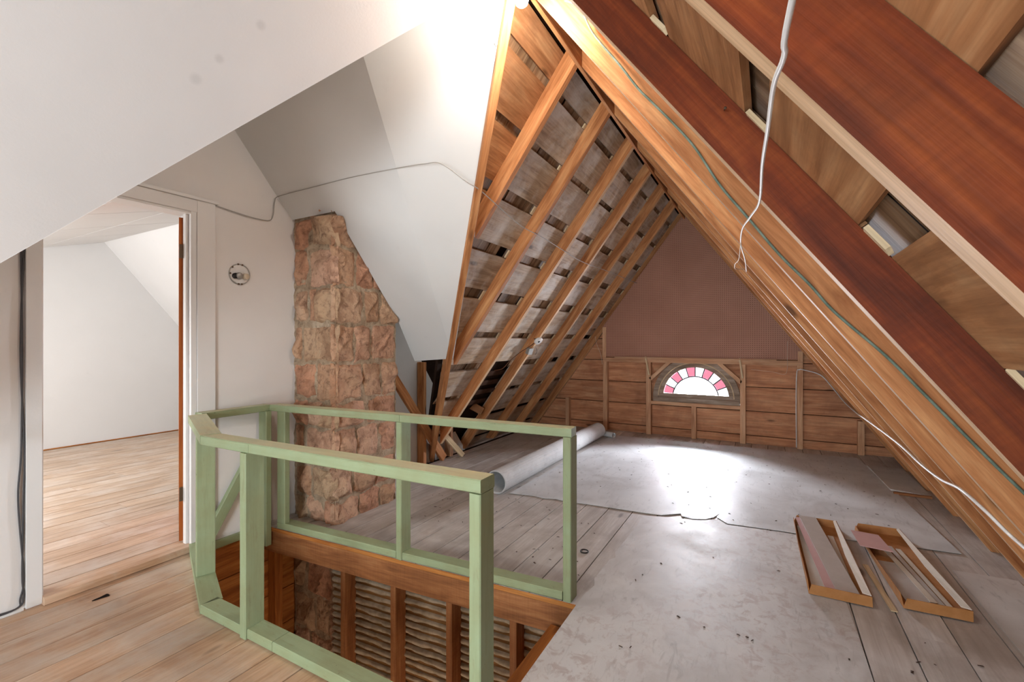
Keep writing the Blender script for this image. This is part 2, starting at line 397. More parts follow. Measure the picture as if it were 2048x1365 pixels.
# ---- left slope: rafters, spaced sheathing, shingles -----------------------
def slab(name, p, mat, **kw): return mesh(name, p[0], p[1], mat, **kw)
cl = ext('ceiling_left', [lp(-.25, 1.86, .165), lp(0, 1.86, .165), lp(3.89, 4.12, .165), lp(4.4, 4.12, .165), lp(4.4, 6.95, .165), lp(-.25, 6.95, .165)], Vector((-ML/HL, 0, 1/HL))*.03, 'roof_skin', xdir=(0, 1, 0), kind='structure')
RY = [2.62+.683*i for i in range(7)]
def rafter_left(y, xend=None, mat='rafter_wood'):
    v = DEP*HL; xr = -1.032
    if xend is None:
        xf = RX-RZ/ML; xt = RX-(RZ+v)/ML
        pts = [(xr, y, zl(xr)), (xr, y, zl(xr)+v), (xt, y, 0.0), (xf, y, 0.0)]
    else: pts = [(xr, y, zl(xr)), (xr, y, zl(xr)+v), (xend, y, zl(xend)+v), (xend, y, zl(xend))]
    return ext('rafter', pts, (0, .046, 0), mat, cl, xdir=(-1, 0, -ML))
for i, y in enumerate(RY):
    xe = RX-(y-1.86)/.985
    o = rafter_left(y, xe+.02 if xe > -3.25 else None)
    if i >= 2: pale_edge(o, Vector((ML/HL, 0, -1/HL)), 'lit_underside_wood')
# valley rafter down to the floor
va = Vector((-1.05, 1.875, 3.06)); vb = Vector((-3.345, 4.06, -.01))
vd = (vb-va).normalized(); vside = Vector((vd.y, -vd.x, 0)).normalized()
bar('valley_rafter', va+Vector((0, 0, .05)), vb+Vector((0, 0, .05)), .046, .15, 'rafter_wood', cl, up=(0, 0, 1))
gapsL = [(.165, .21), (.51, .556), (.872, .95), (1.28, 1.36), (1.685, 1.785), (2.118, 2.19), (2.51, 2.60), (2.947, 3.01), (3.36, 3.43), (3.78, 3.84)]
edges = [0.0]+[v for g in gapsL for v in g]+[4.3]
bays = [(RY[i]+.046, RY[i+1]) for i in range(6)]+[(RY[6]+.046, 6.80)]
for r in range(len(edges)//2):
    t0, t1 = edges[2*r], edges[2*r+1]
    ya, yb = VAL(RX-t0/HL), VAL(RX-t1/HL)
    if t0 > 3.3: ya = yb = 4.15
    def board(y0a, y0b, y1, mat):
        j = [random.uniform(-.006, .006) for _ in range(2)]
        ext('sheathing_board', [lp(t0+.002+j[0], y0a, DEP+.001), lp(t1-.002, y0b, DEP+.001), lp(t1-.002+j[1], y1, DEP+.001), lp(t0+.002, y1, DEP+.001)],
            Vector((-ML/HL, 0, 1/HL))*.02, mat, cl, xdir=(0, 1, 0))
    y1 = 6.80
    if 2.55 < t0 < 3.3:      # boards missing between two rafters low down
        if ya < RY[2]: board(max(ya, 2.0), max(yb, 2.0), RY[2]+.02, 'sheathing_grey')
        board(RY[3]+.02, RY[3]+.02, y1, 'sheathing_grey')
    elif t0 >= 3.3:
        board(RY[3]+.02, RY[3]+.02, y1, 'sheathing_grey')
    else:
        if ya < RY[0]-.05: board(ya, yb, RY[0]+.022, 'sheathing_tan')
        c = RY[random.choice([2, 3, 4])]+.023
        s = max(RY[0]+.025, 0); s0 = max(s, ya); s1 = max(s, yb)
        if s1 < c-.3: board(s0, s1, c-.001, 'sheathing_grey'); board(c+.001, c+.001, y1, 'sheathing_grey')
        else: board(s0, s1, y1, 'sheathing_grey')
nL = Vector((-ML/HL, 0, 1/HL))
for (t0, t1) in gapsL[:8]:
    y = max(VAL(RX-t0/HL), 1.9)
    while y < 6.7:
        w = random.uniform(.09, .24)
        if 2.5 < t0 and RY[2] < y < RY[3]: y += w; continue
        if random.random() > .12 or t0 < 1.2:
            d = DEP+.024+random.random()*.012
            ext('shingle', [lp(t0-.03, y+.003, d), lp(t1+.03, y+.003, d), lp(t1+.03, y+w-.003, d), lp(t0-.03, y+w-.003, d)], nL*.006, 'shingle_wood', cl, xdir=(-1, 0, -ML))
        y += w
    for (b0, b1) in bays:
        if b1 < VAL(RX-t1/HL)+.1 or b1 > 6.75: continue
        if 2.5 < t0 and b1 < RY[3]+.1: continue
        w = random.uniform(.022, .034)
        ext('lit_edge_chip', [lp(t0+.006, b1-w-.004, DEP-.004), lp(t1-.002, b1-w-.004, DEP-.004), lp(t1-.002, b1-.004, DEP-.004), lp(t0+.006, b1-.004, DEP-.004)], nL*.012, 'pale_wood', cl, xdir=(-1, 0, -ML))  # pale chip added for the window-lit shingle edge, brightness put into its colour
# loose boards across the bay where the sheathing is missing, and a brace behind
for t in (2.72, 2.86, 3.0, 3.16):
    bar('cross_board', lp(t, RY[2]-.1, .15), lp(t, RY[3]+.1, .15), .07, .018, 'brown_plank_dark', cl, up=nL)
bar('brace', (-3.30, 4.35, .72), (-3.02, 4.62, .50), .05, .09, 'sheathing_tan', cl)
# ---- ridge board ------------------------------------------------------------
boxw('trim_1', RX-.011, RX+.011, 1.86, 6.78, 3.045, 3.24, 'rafter_wood', None, kind='structure')

# ---- right slope ------------------------------------------------------------
nR = Vector((MR/HR, 0, 1/HR))
cr = ext('ceiling_right', [rp(-.25, YB-.2, .165), rp(4.3, YB-.2, .165), rp(4.3, 6.95, .165), rp(-.25, 6.95, .165)], nR*.03, 'roof_skin', xdir=(0, 1, 0), kind='structure')
RYR = [.62+.6845*i for i in range(-4, 9)]
for i, y in enumerate(RYR):
    if y > 6.3: 
        if y > 6.65: continue
    v = DEP*HR; xr = -1.008; xf = RX+RZ/MR; xt = RX+(RZ+v)/MR
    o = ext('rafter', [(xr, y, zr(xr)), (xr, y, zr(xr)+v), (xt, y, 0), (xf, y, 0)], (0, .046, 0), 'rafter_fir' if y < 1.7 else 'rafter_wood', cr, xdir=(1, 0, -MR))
    pale_edge(o, Vector((-MR/HR, 0, -1/HR)), 'lit_underside_wood')
gapsR = [(.30, .36), (.70, .77), (1.09, 1.17), (1.49, 1.578), (1.89, 1.98), (2.28, 2.355), (2.68, 2.76), (3.07, 3.14), (3.46, 3.54)]
edges = [0.0]+[v for g in gapsR for v in g]+[4.2]
for r in range(len(edges)//2):
    t0, t1 = edges[2*r], edges[2*r+1]
    ys = [YB, RYR[random.choice([5, 6])]+.023, RYR[random.choice([8, 9])]+.023, 6.80]
    for a, b in zip(ys[:-1], ys[1:]):
        j = [random.uniform(-.008, .008) for _ in range(2)]
        ext('sheathing_board', [rp(t0+.002+j[0], a+.001, DEP+.001), rp(t1-.002, a+.001, DEP+.001), rp(t1-.002+j[1], b-.001, DEP+.001), rp(t0+.002, b-.001, DEP+.001)], nR*.02, 'sheathing_tan', cr, xdir=(0, 1, 0))
for (t0, t1) in gapsR:
    y = -.9
    while y < 4.2:
        w = random.uniform(.09, .24); d = DEP+.024+random.random()*.014
        if random.random() > .1:
            ext('shingle', [rp(t0-.03, y+.003, d), rp(t1+.03, y+.003, d), rp(t1+.03, y+w-.003, d), rp(t0-.03, y+w-.003, d)], nR*.006, 'shingle_wood', cr, xdir=(1, 0, -MR))
        y += w
    for i in range(5, 9):
        w = random.uniform(.008, .02); b1 = RYR[i]
        ext('lit_edge_chip', [rp(t0+.004, b1-w-.003, DEP-.002), rp(t1-.02, b1-w-.003, DEP-.002), rp(t1-.004, b1-.003, DEP-.002), rp(t0+.01, b1-.003, DEP-.002)], nR*.012, 'pale_wood', cr, xdir=(1, 0, -MR))  # smaller pale chips, again coloured as lit shingle edges
lathe('nail', [(0, .0022), (.045, .0022), (.046, .006), (.049, .006)], (-.46, 1.30, 2.475), (.25, -1, -.45), 'rust_metal', cr, n=6)
lathe('nail', [(0, .0018), (.03, .0018), (.031, .004), (.033, .004)], (-.10, 1.30, 1.95), (.15, -1, -.3), 'rust_metal', cr, n=6)

# ---- white plaster slope over the near left side, cut off at the near valley -----
NV0 = Vector((-2.121, .459, 1.596)); NV1 = Vector((-1.178, 1.644, 2.858)); nd = (NV1-NV0)/(NV1.z-NV0.z)
vtop = NV0+nd*(RZ-.012-NV0.z); vbot = NV0+nd*(0-NV0.z)
def onl(x, y): return Vector((x, y, zl(x)))
ext('ceiling', [onl(vtop.x, vtop.y), onl(RX, vtop.y), onl(RX, YB), onl(-3.3, YB), onl(vbot.x, YB+.001), onl(vbot.x, vbot.y)], nL*.02, 'plaster_ceiling', xdir=(0, 1, 0), kind='structure')
# near slope of the cross gable (behind the valley edge)
zn = lambda y: 1.596+1.065*(y-.459)
RID = 1.722; ZRID = zn(RID)
ext('ceiling_cross_near', [vbot, vtop, (-1.9, RID, ZRID), (-3.28, RID, ZRID), (-3.28, vbot.y, zn(vbot.y))], Vector((0, -1.065, 1)).normalized()*.02, 'plaster_ceiling', xdir=(1, 0, 0), kind='structure')
# far slope of the cross gable: two white panels with a crease
pz = lambda y: 2.78-1.19*(y-1.855)
cr0 = Vector((-1.85, 1.55, pz(1.55))); cr1 = Vector((-1.905, RID, pz(RID))); cr2 = Vector((-2.385, 3.185, pz(3.185)))
fv1 = Vector((-1.06, 1.90, 3.035)); fv2 = Vector((-2.435, 3.235, 1.17))
pn = Vector((0, 1.19, 1)).normalized()
q0 = [Vector(p) for p in [(-3.28, RID, pz(RID)), cr1, cr2, (-2.84, 3.212, pz(3.212)), (-2.76, 2.91, pz(2.91)), (-2.76, 2.26, pz(2.26)), (-3.28, 2.26, pz(2.26)), fv1+(fv1-fv2)*.09, fv2, cr1+(cr1-cr2)*.06]]
nq = len(q0); vq = q0+[p+pn*.012 for p in q0]
fq = [(0, 1, 2, 3, 4, 5, 6), (1, 9, 7), (1, 7, 2), (7, 8, 2)]; fq = [tuple(reversed(f)) for f in fq]+[tuple(i+nq for i in f) for f in fq]
for i, j in ((0, 1), (1, 9), (9, 7), (7, 8), (8, 2), (2, 3), (3, 4), (4, 5), (5, 6), (6, 0)): fq.append((i, j, j+nq, i+nq))
mesh('ceiling_cross_far', vq, fq, 'panel_white', None, fr(cr1, (0, 1, -1.19), pn), kind='structure')
lathe('hook', [(0, .010), (.006, .010), (.007, .003), (.03, .003), (.031, .006), (.036, .006)], (-1.19, 1.945, 2.84), (.4, -.6, -.7), 'galvanised', bpy.data.objects['ceiling_cross_far'], n=8)
ext('ceiling_cross_roof', [(-3.7, 1.75, 3.45), (-.9, 1.75, 3.45), (-3.7, 4.4, 1.5)], Vector((0, 1.19, 1)).normalized()*.03, 'roof_skin', xdir=(1, 0, 0), kind='structure')
ext('ceiling_cross_roof_near', [(-3.7, 1.76, 3.45), (-.9, 1.76, 3.45), (-.9, 1.5, 3.45), (-3.7, -1.6, .15)], Vector((0, -1.065, 1)).normalized()*.03, 'roof_skin', xdir=(1, 0, 0), kind='structure')
# ---- left wall with the doorway ----------------------------------------------
DY0, DY1, DH = .848, 1.535, 2.19
wz = lambda y: min(zn(y), pz(y))+.03
def wallpoly(name, pts, mat, vec=(-.09, 0, 0), **kw): return ext(name, [(XLW, y, z) for y, z in pts], vec, mat, xdir=(0, 1, 0), **kw)
V = []
def yz(pts, x0, x1):
    return pts
wl = wallpoly('wall_left', [(YB, 0), (DY0, 0), (DY0, 2.02), (1.02, DH), (DY1, DH), (DY1, -.02), (2.30, -.02), (2.30, wz(2.30)), (RID, ZRID+.03), (.2, zn(.2)+.03), (-.3, zn(-.3)+.03), (YB, .9)], 'plaster_wall', kind='structure')
# the wall goes on behind the chimney
wb = ext('wall_behind_chimney', [(-3.33, 2.85, -.02), (-3.33, 4.12, -.02), (-3.33, 4.12, .8), (-3.33, 3.6, 1.5), (-3.33, 2.85, 1.95)], (-.03, 0, 0), 'back_wall_white', xdir=(0, 1, 0), kind='structure')
boxw('stud', -3.325, -3.235, 3.80, 3.846, 0, 1.12, 'rafter_wood', wb)
boxw('stud', -3.325, -3.235, 4.28, 4.326, 0, .5, 'gable_stud', wb)
bar('brace', (-3.215, 3.28, 1.05), (-3.215, 4.12, .02), .04, .09, 'rafter_wood', wb)
bar('brace', (-3.19, 4.02, .36), (-3.12, 4.36, .012), .03, .06, 'pale_wood', wb)
ext('light_seal_side', [(-3.62, 2.3, -.2), (-3.62, 4.9, -.2), (-3.62, 4.9, 2.2), (-3.62, 2.3, 3.3)], (-.03, 0, 0), 'roof_skin', xdir=(0, 1, 0), kind='structure')  # unseen dark panel added to stop sky light leaking in
ext('light_seal_far', [(-3.6, 4.5, .35), (-2.6, 4.5, 1.9), (-3.6, 4.5, 2.0)], (0, .03, 0), 'roof_skin', xdir=(1, 0, 0), kind='structure')  # second unseen panel added against the same light leak
# door casing, jambs, threshold
tr = empty('trim_2', (-3.25, 1.2, 0), kind='structure')
boxw('casing', -3.25, -3.232, .788, DY0, .012, 1.98, 'white_gloss', tr)
boxw('casing', -3.25, -3.23, DY1+.035, 1.682, .0, 2.265, 'white_gloss', tr)
boxw('casing', -3.25, -3.23, 1.16, DY1+.034, DH-.005, 2.265, 'white_gloss', tr)
boxw('casing_cap', -3.25, -3.215, 1.17, 1.695, 2.265, 2.285, 'white_gloss', tr)
boxw('jamb', -3.37, -3.245, DY0-.02, DY0+.006, .04, 2.03, 'white_gloss', tr)
boxw('jamb', -3.37, -3.235, DY1, DY1+.034, .0, 2.2, 'white_gloss', tr)
boxw('jamb_stop', -3.305, -3.27, DY1-.014, DY1+.002, .04, 2.17, 'white_gloss', tr)
boxw('head_jamb', -3.37, -3.24, 1.0, DY1, DH-.02, DH+.005, 'white_gloss', tr)
boxw('threshold', -3.36, -3.205, DY0, DY1+.01, 0.0, .042, 'floor_honey', tr, xdir=1, ch=.006)
boxw('baseboard_left', -3.262, -3.244, YB, .783, 0, .012, 'white_gloss', None, kind='structure')
# ---- door, swung open into the side room and seen edge-on ----------------------
dd = Vector((-.912, .41, 0)).normalized(); dn = Vector((-dd.y, dd.x, 0)); hp = Vector((-3.318, 1.504, 0))
door = ext('door_1', [hp+Vector((0, 0, .055)), hp+dd*.72+Vector((0, 0, .055)), hp+dd*.72-dn*.036+Vector((0, 0, .055)), hp-dn*.036+Vector((0, 0, .055))], (0, 0, 2.095), 'door_wood', xdir=(0, 0, 1), kind='structure')
for z in (1.93, .36):
    c = hp-dn*.02+Vector((.004, .0, z))
    h = boxw('hinge', c.x-.001, c.x+.003, c.y-.022, c.y+.022, z-.045, z+.045, 'brass_dark', door, xdir=2)
    lathe('hinge_pin', [(-.058, .002), (-.055, .006), (.055, .006), (.058, .002)], (-3.30, 1.534, z), (0, 0, 1), 'brass_dark', h, n=8)
# ---- side room -----------------------------------------------------------------
room_floor = boxes('floor_side_room', [(-7.6, -3.36, -.55, 4.7, -.12, .018)], 'stair_wood', kind='structure')
x = -3.36; 
while x > -7.5:
    x2 = x-.173
    c = random.uniform(.6, 3.2)
    plank(x2, x, -.5, -.5, c-.001, c-.001, 'floor_room', .02, .042, room_floor); plank(x2, x, c+.001, c+.001, 4.65, 4.65, 'floor_room', .02, .041, room_floor)
    x = x2
ext('wall_room_end', [(-7.53, -.5, .02), (-7.53, 4.7, .02), (-7.53, 4.7, .1), (-7.53, 2.55, 2.64), (-7.53, -.5, 1.7)], (-.05, 0, 0), 'plaster_room', xdir=(0, 1, 0), kind='structure')
ext('ceiling_room_far', [(-7.56, 2.55, 2.64), (-3.34, 2.55, 2.64), (-3.34, 4.72, -.07), (-7.56, 4.72, -.07)], Vector((0, 1.25, 1)).normalized()*.03, 'plaster_room', xdir=(1, 0, 0), kind='structure')
rc = ext('ceiling_room_near', [(-7.56, 2.55, 2.64), (-3.34, 2.55, 2.64), (-3.34, -.52, 1.72), (-7.56, -.52, 1.72)], Vector((0, -.3, 1)).normalized()*.03, 'plaster_room', xdir=(1, 0, 0), kind='structure')
for i in range(5):
    for jx in range(4):
        ya = 2.53-i*.62; xa = -7.5+jx*1.05
        if ya-.6 < -.5: continue
        ext('ceiling_tile', [(xa, ya, 2.633-.3*(2.53-ya)), (xa+1.04, ya, 2.633-.3*(2.53-ya)), (xa+1.04, ya-.61, 2.633-.3*(3.14-ya)), (xa, ya-.61, 2.633-.3*(3.14-ya))], (0, .002, -.006), 'plaster_room', rc, xdir=(1, 0, 0))
boxw('baseboard_room', -7.53, -7.515, -.5, 4.4, .042, .055, 'stair_wood', None, kind='structure')
# near wall of the side room with a window opening for its daylight
boxes('wall_room_near', [(-7.6, -6.3, -.58, -.5, -.1, 2.0), (-4.5, -3.3, -.58, -.5, -.1, 2.0), (-6.3, -4.5, -.58, -.5, -.1, .7), (-6.3, -4.5, -.58, -.5, 1.66, 2.2)], 'plaster_room', kind='structure')
ext('wall_room_side', [(-3.345, -.5, -.05), (-3.345, -.5, 1.75), (-3.345, .80, 2.1), (-3.345, .80, -.05)], (-.02, 0, 0), 'plaster_room', xdir=(0, 1, 0), kind='structure')
ext('wall_room_chimney', [(-3.345, 1.57, -.05), (-3.345, 1.57, 2.4), (-3.345, 2.55, 2.66), (-3.345, 4.7, 0), (-3.345, 4.7, -.05)], (-.02, 0, 0), 'plaster_room', xdir=(0, 1, 0), kind='structure')
# ---- rear wall behind the camera with an unseen opening added for the fill light ------------------------------
boxes('wall_rear', [(-3.6, -1.2, YB-.1, YB, -.1, 3.4), (0, 1.7, YB-.1, YB, -.1, 3.4), (-1.2, 0, YB-.1, YB, -.1, .45), (-1.2, 0, YB-.1, YB, 1.65, 3.4)], 'plaster_wall', kind='structure')

# ---- gable wall ---------------------------------------------------------------
WX0, WX1, WZ0, WZ1 = -1.46, -.325, .485, 1.08
gw = boxes('wall_gable', [(-4.2, WX0, 6.815, 6.86, -.2, 3.4), (WX1, 1.8, 6.815, 6.86, -.2, 3.4), (WX0, WX1, 6.815, 6.86, -.2, WZ0), (WX0, WX1, 6.815, 6.86, WZ1, 3.4)], 'roof_skin', kind='structure')
rows = [(-.02, .100), (.109, .420), (.429, .737), (.746, 1.06), (1.069, 1.38), (1.389, 1.7)]
for z0, z1 in rows:
    if z1 <= WZ0 or z0 >= WZ1: segs = [(-3.5, -.9), (-.895, 1.45)]
    else: segs = [(-3.5, WX0), (WX1, 1.45)]
    for a, b in segs: boxw('gable_board', a, b, 6.782, 6.812, z0, z1, 'gable_board', gw, xdir=0)
boxw('gable_board', WX0, WX1, 6.782, 6.812, .429, WZ0, 'gable_board', gw, xdir=0)
CX, CZ = -.889, .555
def arc(r, a0, a1, n): return [(CX+r*math.cos(math.radians(a0+(a1-a0)*i/n)), CZ+r*math.sin(math.radians(a0+(a1-a0)*i/n))) for i in range(n+1)]
for s in (0, 1):
    A = arc(.56, 90, 0, 12) if s else arc(.56, 90, 180, 12)
    ex = WX1 if s else WX0
    A = [(x, z) for x, z in A if z < 1.081 and WX0 <= x <= WX1]
    pts = A+[(ex, A[-1][1]), (ex, WZ1), (A[0][0], WZ1)]
    ext('spandrel', [(x, 6.79, z) for x, z in pts], (0, .02, 0), 'gable_board', gw, xdir=(1, 0, 0))
def gstud(x0, x1, z0, z1, mat='gable_stud'): return boxw('stud', x0, x1, YG, 6.78, z0, z1, mat, gw, xdir=2)
gstud(-2.803, -2.744, 0, .455); gstud(-2.19, -2.125, 0, 1.04); gstud(-1.547, -1.478, 0, 1.04); gstud(-.327, -.262, 0, 1.04)
gstud(.31, .373, 0, 1.04); gstud(.922, .985, 0, .40); gstud(-.930, -.868, 0, .44)
boxw('sill_rail', -1.478, -.327, YG+.005, 6.78, .44, .487, 'gable_stud', gw, xdir=0)
boxw('header_rail', -2.19, .373, YG-.004, 6.78, 1.04, 1.10, 'gable_stud', gw, xdir=0)
boxw('ledge', -2.0, .09, YG-.05, 6.78, 1.10, 1.116, 'gable_stud', gw, xdir=0)
bar('corner_brace', (-1.49, YG+.03, .80), (-1.22, YG+.03, 1.055), .06, .05, 'gable_stud', gw, up=(0, 0, 1))
bar('corner_brace', (-.315, YG+.03, .80), (-.585, YG+.03, 1.055), .06, .05, 'gable_stud', gw, up=(0, 0, 1))
pb = ext('pegboard', [(-2.19, 6.686, 1.117), (.37, 6.686, 1.117), (.37, 6.686, zr(.37)+.06), (RX, 6.686, RZ+.06), (-2.19, 6.686, zl(-2.19)+.06)], (0, .006, 0), 'pegboard', gw, xdir=(1, 0, 0), label='perforated brown hardboard')
bar('rail_strip', (-2.165, 6.684, 1.1), (-2.165, 6.684, 1.56), .006, .055, 'gable_stud', gw, up=(1, 0, 0))
bar('rail_strip', (.345, 6.684, 1.1), (.345, 6.684, 1.22), .006, .055, 'gable_stud', gw, up=(1, 0, 0))
# ---- arched window -------------------------------------------------------------
win = empty('window_1', (CX, 6.78, CZ), kind='structure')
def ring(name, r0, r1, y0, y1, a0, a1, mat, parent, n=28, zmax=9, **kw):
    V = []; F = []
    for i in range(n+1):
        a = math.radians(a0+(a1-a0)*i/n)
        for r, y in ((r0, y0), (r1, y0), (r1, y1), (r0, y1)):
            V.append((CX+r*math.cos(a), y, min(zmax, CZ+r*math.sin(a))))
    for i in range(n):
        for q in range(4): F.append((i*4+q, i*4+(q+1) % 4, (i+1)*4+(q+1) % 4, (i+1)*4+q))
    F.append((3, 2, 1, 0)); F.append((n*4, n*4+1, n*4+2, n*4+3))
    return mesh(name, V, F, mat, parent, fr((CX, y0, CZ), (1, 0, 0)), **kw)
ring('casing', .495, .565, 6.735, 6.81, -4, 184, 'weathered_sash', win, zmax=1.075)
ring('casing_bead', .484, .496, 6.728, 6.76, 2, 178, 'pale_wood', win)
sash = ring('sash', .428, .485, 6.755, 6.80, 4, 176, 'weathered_sash', win)
boxw('bottom_rail', CX-.50, CX+.50, 6.752, 6.80, .545, .606, 'weathered_sash', win, xdir=0)
boxw('sill', CX-.56, CX+.555, 6.72, 6.82, .487, .546, 'weathered_sash', win, xdir=0)
for i in range(10):
    a0 = 180-(7+16.6*i); a1 = 180-(7+16.6*(i+1))
    V = arc(.305, a0-.6, a1+.6, 4)+arc(.432, a1+.6, a0-.6, 4)
    p = ext('pane', [(x, 6.778, z) for x, z in V], (0, .004, 0), 'glass_pink' if i % 2 == 0 else 'glass_clear', sash, xdir=(1, 0, 0))
    if i % 2 == 0: p['label'] = 'pink stained glass pane'
    if i:
        m = math.radians(a0)
        bar('lead_came', (CX+.30*math.cos(m), 6.78, CZ+.30*math.sin(m)), (CX+.435*math.cos(m), 6.78, CZ+.435*math.sin(m)), .015, .010, 'lead', sash, up=(0, 1, 0))
ring('lead_came', .292, .307, 6.774, 6.786, 2, 178, 'lead', sash)
ext('pane', [(x, 6.778, z) for x, z in arc(.30, 180, 0, 20)], (0, .004, 0), 'glass_clear', sash, xdir=(1, 0, 0))

# ---- stairwell ------------------------------------------------------------------
sw = boxes('wall_stairwell', [(-3.36, -.80, 2.36, 2.40, -2.5, -.17)], 'plaster_key', kind='structure')
fa = Vector((-3.2, 2.012, 0)); fb = Vector((-.86, 2.19, 0))
fdv = (fb-fa).normalized(); fn = Vector((-fdv.y, fdv.x, 0))
bar('header_beam', fa+fn*.028+Vector((-.05, 0, -.105)), fb+fn*.028+Vector((.06, 0, -.105)), .05, .155, 'header_wood', sw)
bar('floor_edge', fa+fn*.000+Vector((0, 0, -.0135)), fb+fn*.000+Vector((0, 0, -.0135)), .014, .024, 'stair_wood', sw)
for x in (-2.53, -2.105, -1.685, -1.265):
    y = 2.012+(x+3.2)/2.34*.178+.055
    boxw('stud', x, x+.045, y, y+.095, -2.45, -.184, 'header_wood', sw, xdir=2)
def key_mesh(z):
    V = []; F = []; n = 90; xs = [-2.70+i*(1.78/n) for i in range(n+1)]
    for i, x in enumerate(xs):
        yb = 2.012+(x+3.2)/2.34*.178+.150
        b = .011+.015*noise.noise(Vector((x*9, z*31, 1.3)))+.011*noise.noise(Vector((x*27, z*31, 4.3)))
        d = .010+.013*abs(noise.noise(Vector((x*7, z*17, 7.7))))
        V += [(x, yb+.012, z+.008), (x, yb-b*.8, z+.004), (x, yb-b, z-d*.6), (x, yb-b*.4, z-d*1.5), (x, yb+.010, z-d*.7)]
    for i in range(n):
        for q in range(4): F.append((i*5+q, i*5+q+1, (i+1)*5+q+1, (i+1)*5+q))
    return V, F
z = -.20
while z > -1.35:
    ya = 2.012+(-2.70+3.2)/2.34*.178+.16; yb = 2.012+(-.92+3.2)/2.34*.178+.16
    bar('lath', (-2.70, ya, z-.018), (-.92, yb, z-.018), .007, .034, 'lath_wood', sw, ch=.001, wob=.004, nseg=4)
    Vk, Fk = key_mesh(z-.036)
    mesh('plaster_key', Vk, Fk, 'plaster_key', sw, smooth=True)
    z -= .050
# left side of the stairwell: orange boards, corner posts
swl = boxes('wall_stairwell_left', [(-3.40, -3.275, .9, 2.45, -2.5, -.05)], 'stair_wood', kind='structure')
for z0, z1 in ((-.28, -.045), (-.55, -.286), (-.82, -.556), (-1.1, -.826)):
    boxw('wall_board', -3.275, -3.25, 1.3, 2.275, z0, z1, 'stair_wood', swl, xdir=1)
boxw('corner_post', -3.245, -3.16, 2.06, 2.12, -2.3, -.185, 'stair_wood', swl, xdir=2)
boxw('baseboard_stair', -3.25, -3.222, 1.60, 2.0, -.045, .005, 'green_paint', None, xdir=1, kind='structure')
# near and right sides, bottom
boxes('wall_stairwell_near', [(-3.3, -.86, 1.21, 1.26, -2.5, -.165)], 'plaster_wall', kind='structure')
swr = boxes('wall_stairwell_right', [(-.85, -.80, 1.2, 2.4, -2.5, -.165)], 'stair_wood', kind='structure')
boxw('trimmer_beam', -.985, -.862, 1.27, 2.155, -.30, -.12, 'stair_wood', swr, xdir=1)
boxes('floor_lower', [(-3.4, -.8, 1.2, 2.5, -2.55, -2.5)], 'floor_honey', kind='structure')

# ================================================================== CHIMNEY
chy = empty('stone_chimney', (-3.0, 2.55, -2.5), 'rough red sandstone chimney stack rising between the green railing and the white panel', 'chimney')
CXR, CYF, CYB = -2.775, 2.275, 2.90
def core():
    V = []; F = []
    def face(o, u, v, nu, nv, nrm):
        b = len(V)
        for j in range(nv+1):
            for i in range(nu+1):
                p = o+u*(i/nu)+v*(j/nv)
                V.append(p+nrm*(-.006+.014*noise.noise(p*8)+.009*noise.noise(p*27)))
        for j in range(nv):
            for i in range(nu):
                q = b+j*(nu+1)+i; F.append((q, q+1, q+nu+2, q+nu+1))
    H = Vector((0, 0, 5.0)); o = Vector((-3.25, CYF, -2.5))
    face(o, Vector((CXR+3.25, 0, 0)), H, 26, 240, Vector((0, -1, 0)))
    face(Vector((CXR, CYF, -2.5)), Vector((0, CYB-CYF, 0)), H, 32, 240, Vector((1, 0, 0)))
    face(Vector((CXR, CYB, -2.5)), Vector((-.47, 0, 0)), H, 4, 40, Vector((0, 1, 0)))
    return V, F
Vc, Fc = core(); mesh('mortar_core', Vc, Fc, 'mortar', chy, smooth=True)
def stone(face, u0, u1, z0, z1, prot, seed):
    """rock-faced block; face 'f': on the front (u = X), 's': on the right side (u = Y)"""
    rs = random.Random(seed); n = 13; m = max(6, min(13, int(13*(z1-z0)/max(.08, (u1-u0)))))
    V = []; F = []
    pl = [(rs.uniform(.8, 1.7)*prot, rs.uniform(-.75, .75), rs.uniform(-.75, .75), rs.uniform(.25, .75), rs.uniform(.25, .75)) for _ in range(7)]
    for j in range(m+1):
        for i in range(n+1):
            fu, fv = i/n, j/m
            u = u0+(u1-u0)*fu; z = z0+(z1-z0)*fv
            e = min(fu, 1-fu)*(u1-u0); g = min(fv, 1-fv)*(z1-z0); edge = min(1, min(e, g)/.026)
            q = Vector((u*10, z*10, seed*3.1))
            h = min(c+a*(u-u0-(u1-u0)*pu)+b*(z-z0-(z1-z0)*pv) for c, a, b, pu, pv in pl)
            h += .012*noise.noise(q*1.3)+.009*noise.voronoi(q*2.2)[0][0]
            h = -.014+(max(h, .004)+.014)*(edge**.5)
            ju = .030*noise.noise(Vector((z*10, u*6, seed)))*(1 if i in (0, n) else .5); jz = .030*noise.noise(Vector((u*10, z*6, seed+5)))*(1 if j in (0, m) else .5)
            if face == 'f': V.append((u+ju, CYF-h, z+jz))
            else: V.append((CXR+h, u+ju, z+jz))
    for j in range(m):
        for i in range(n):
            q = j*(n+1)+i
            F.append((q, q+1, q+n+2, q+n+1))
    return mesh('stone', V, F, 'stone', chy)
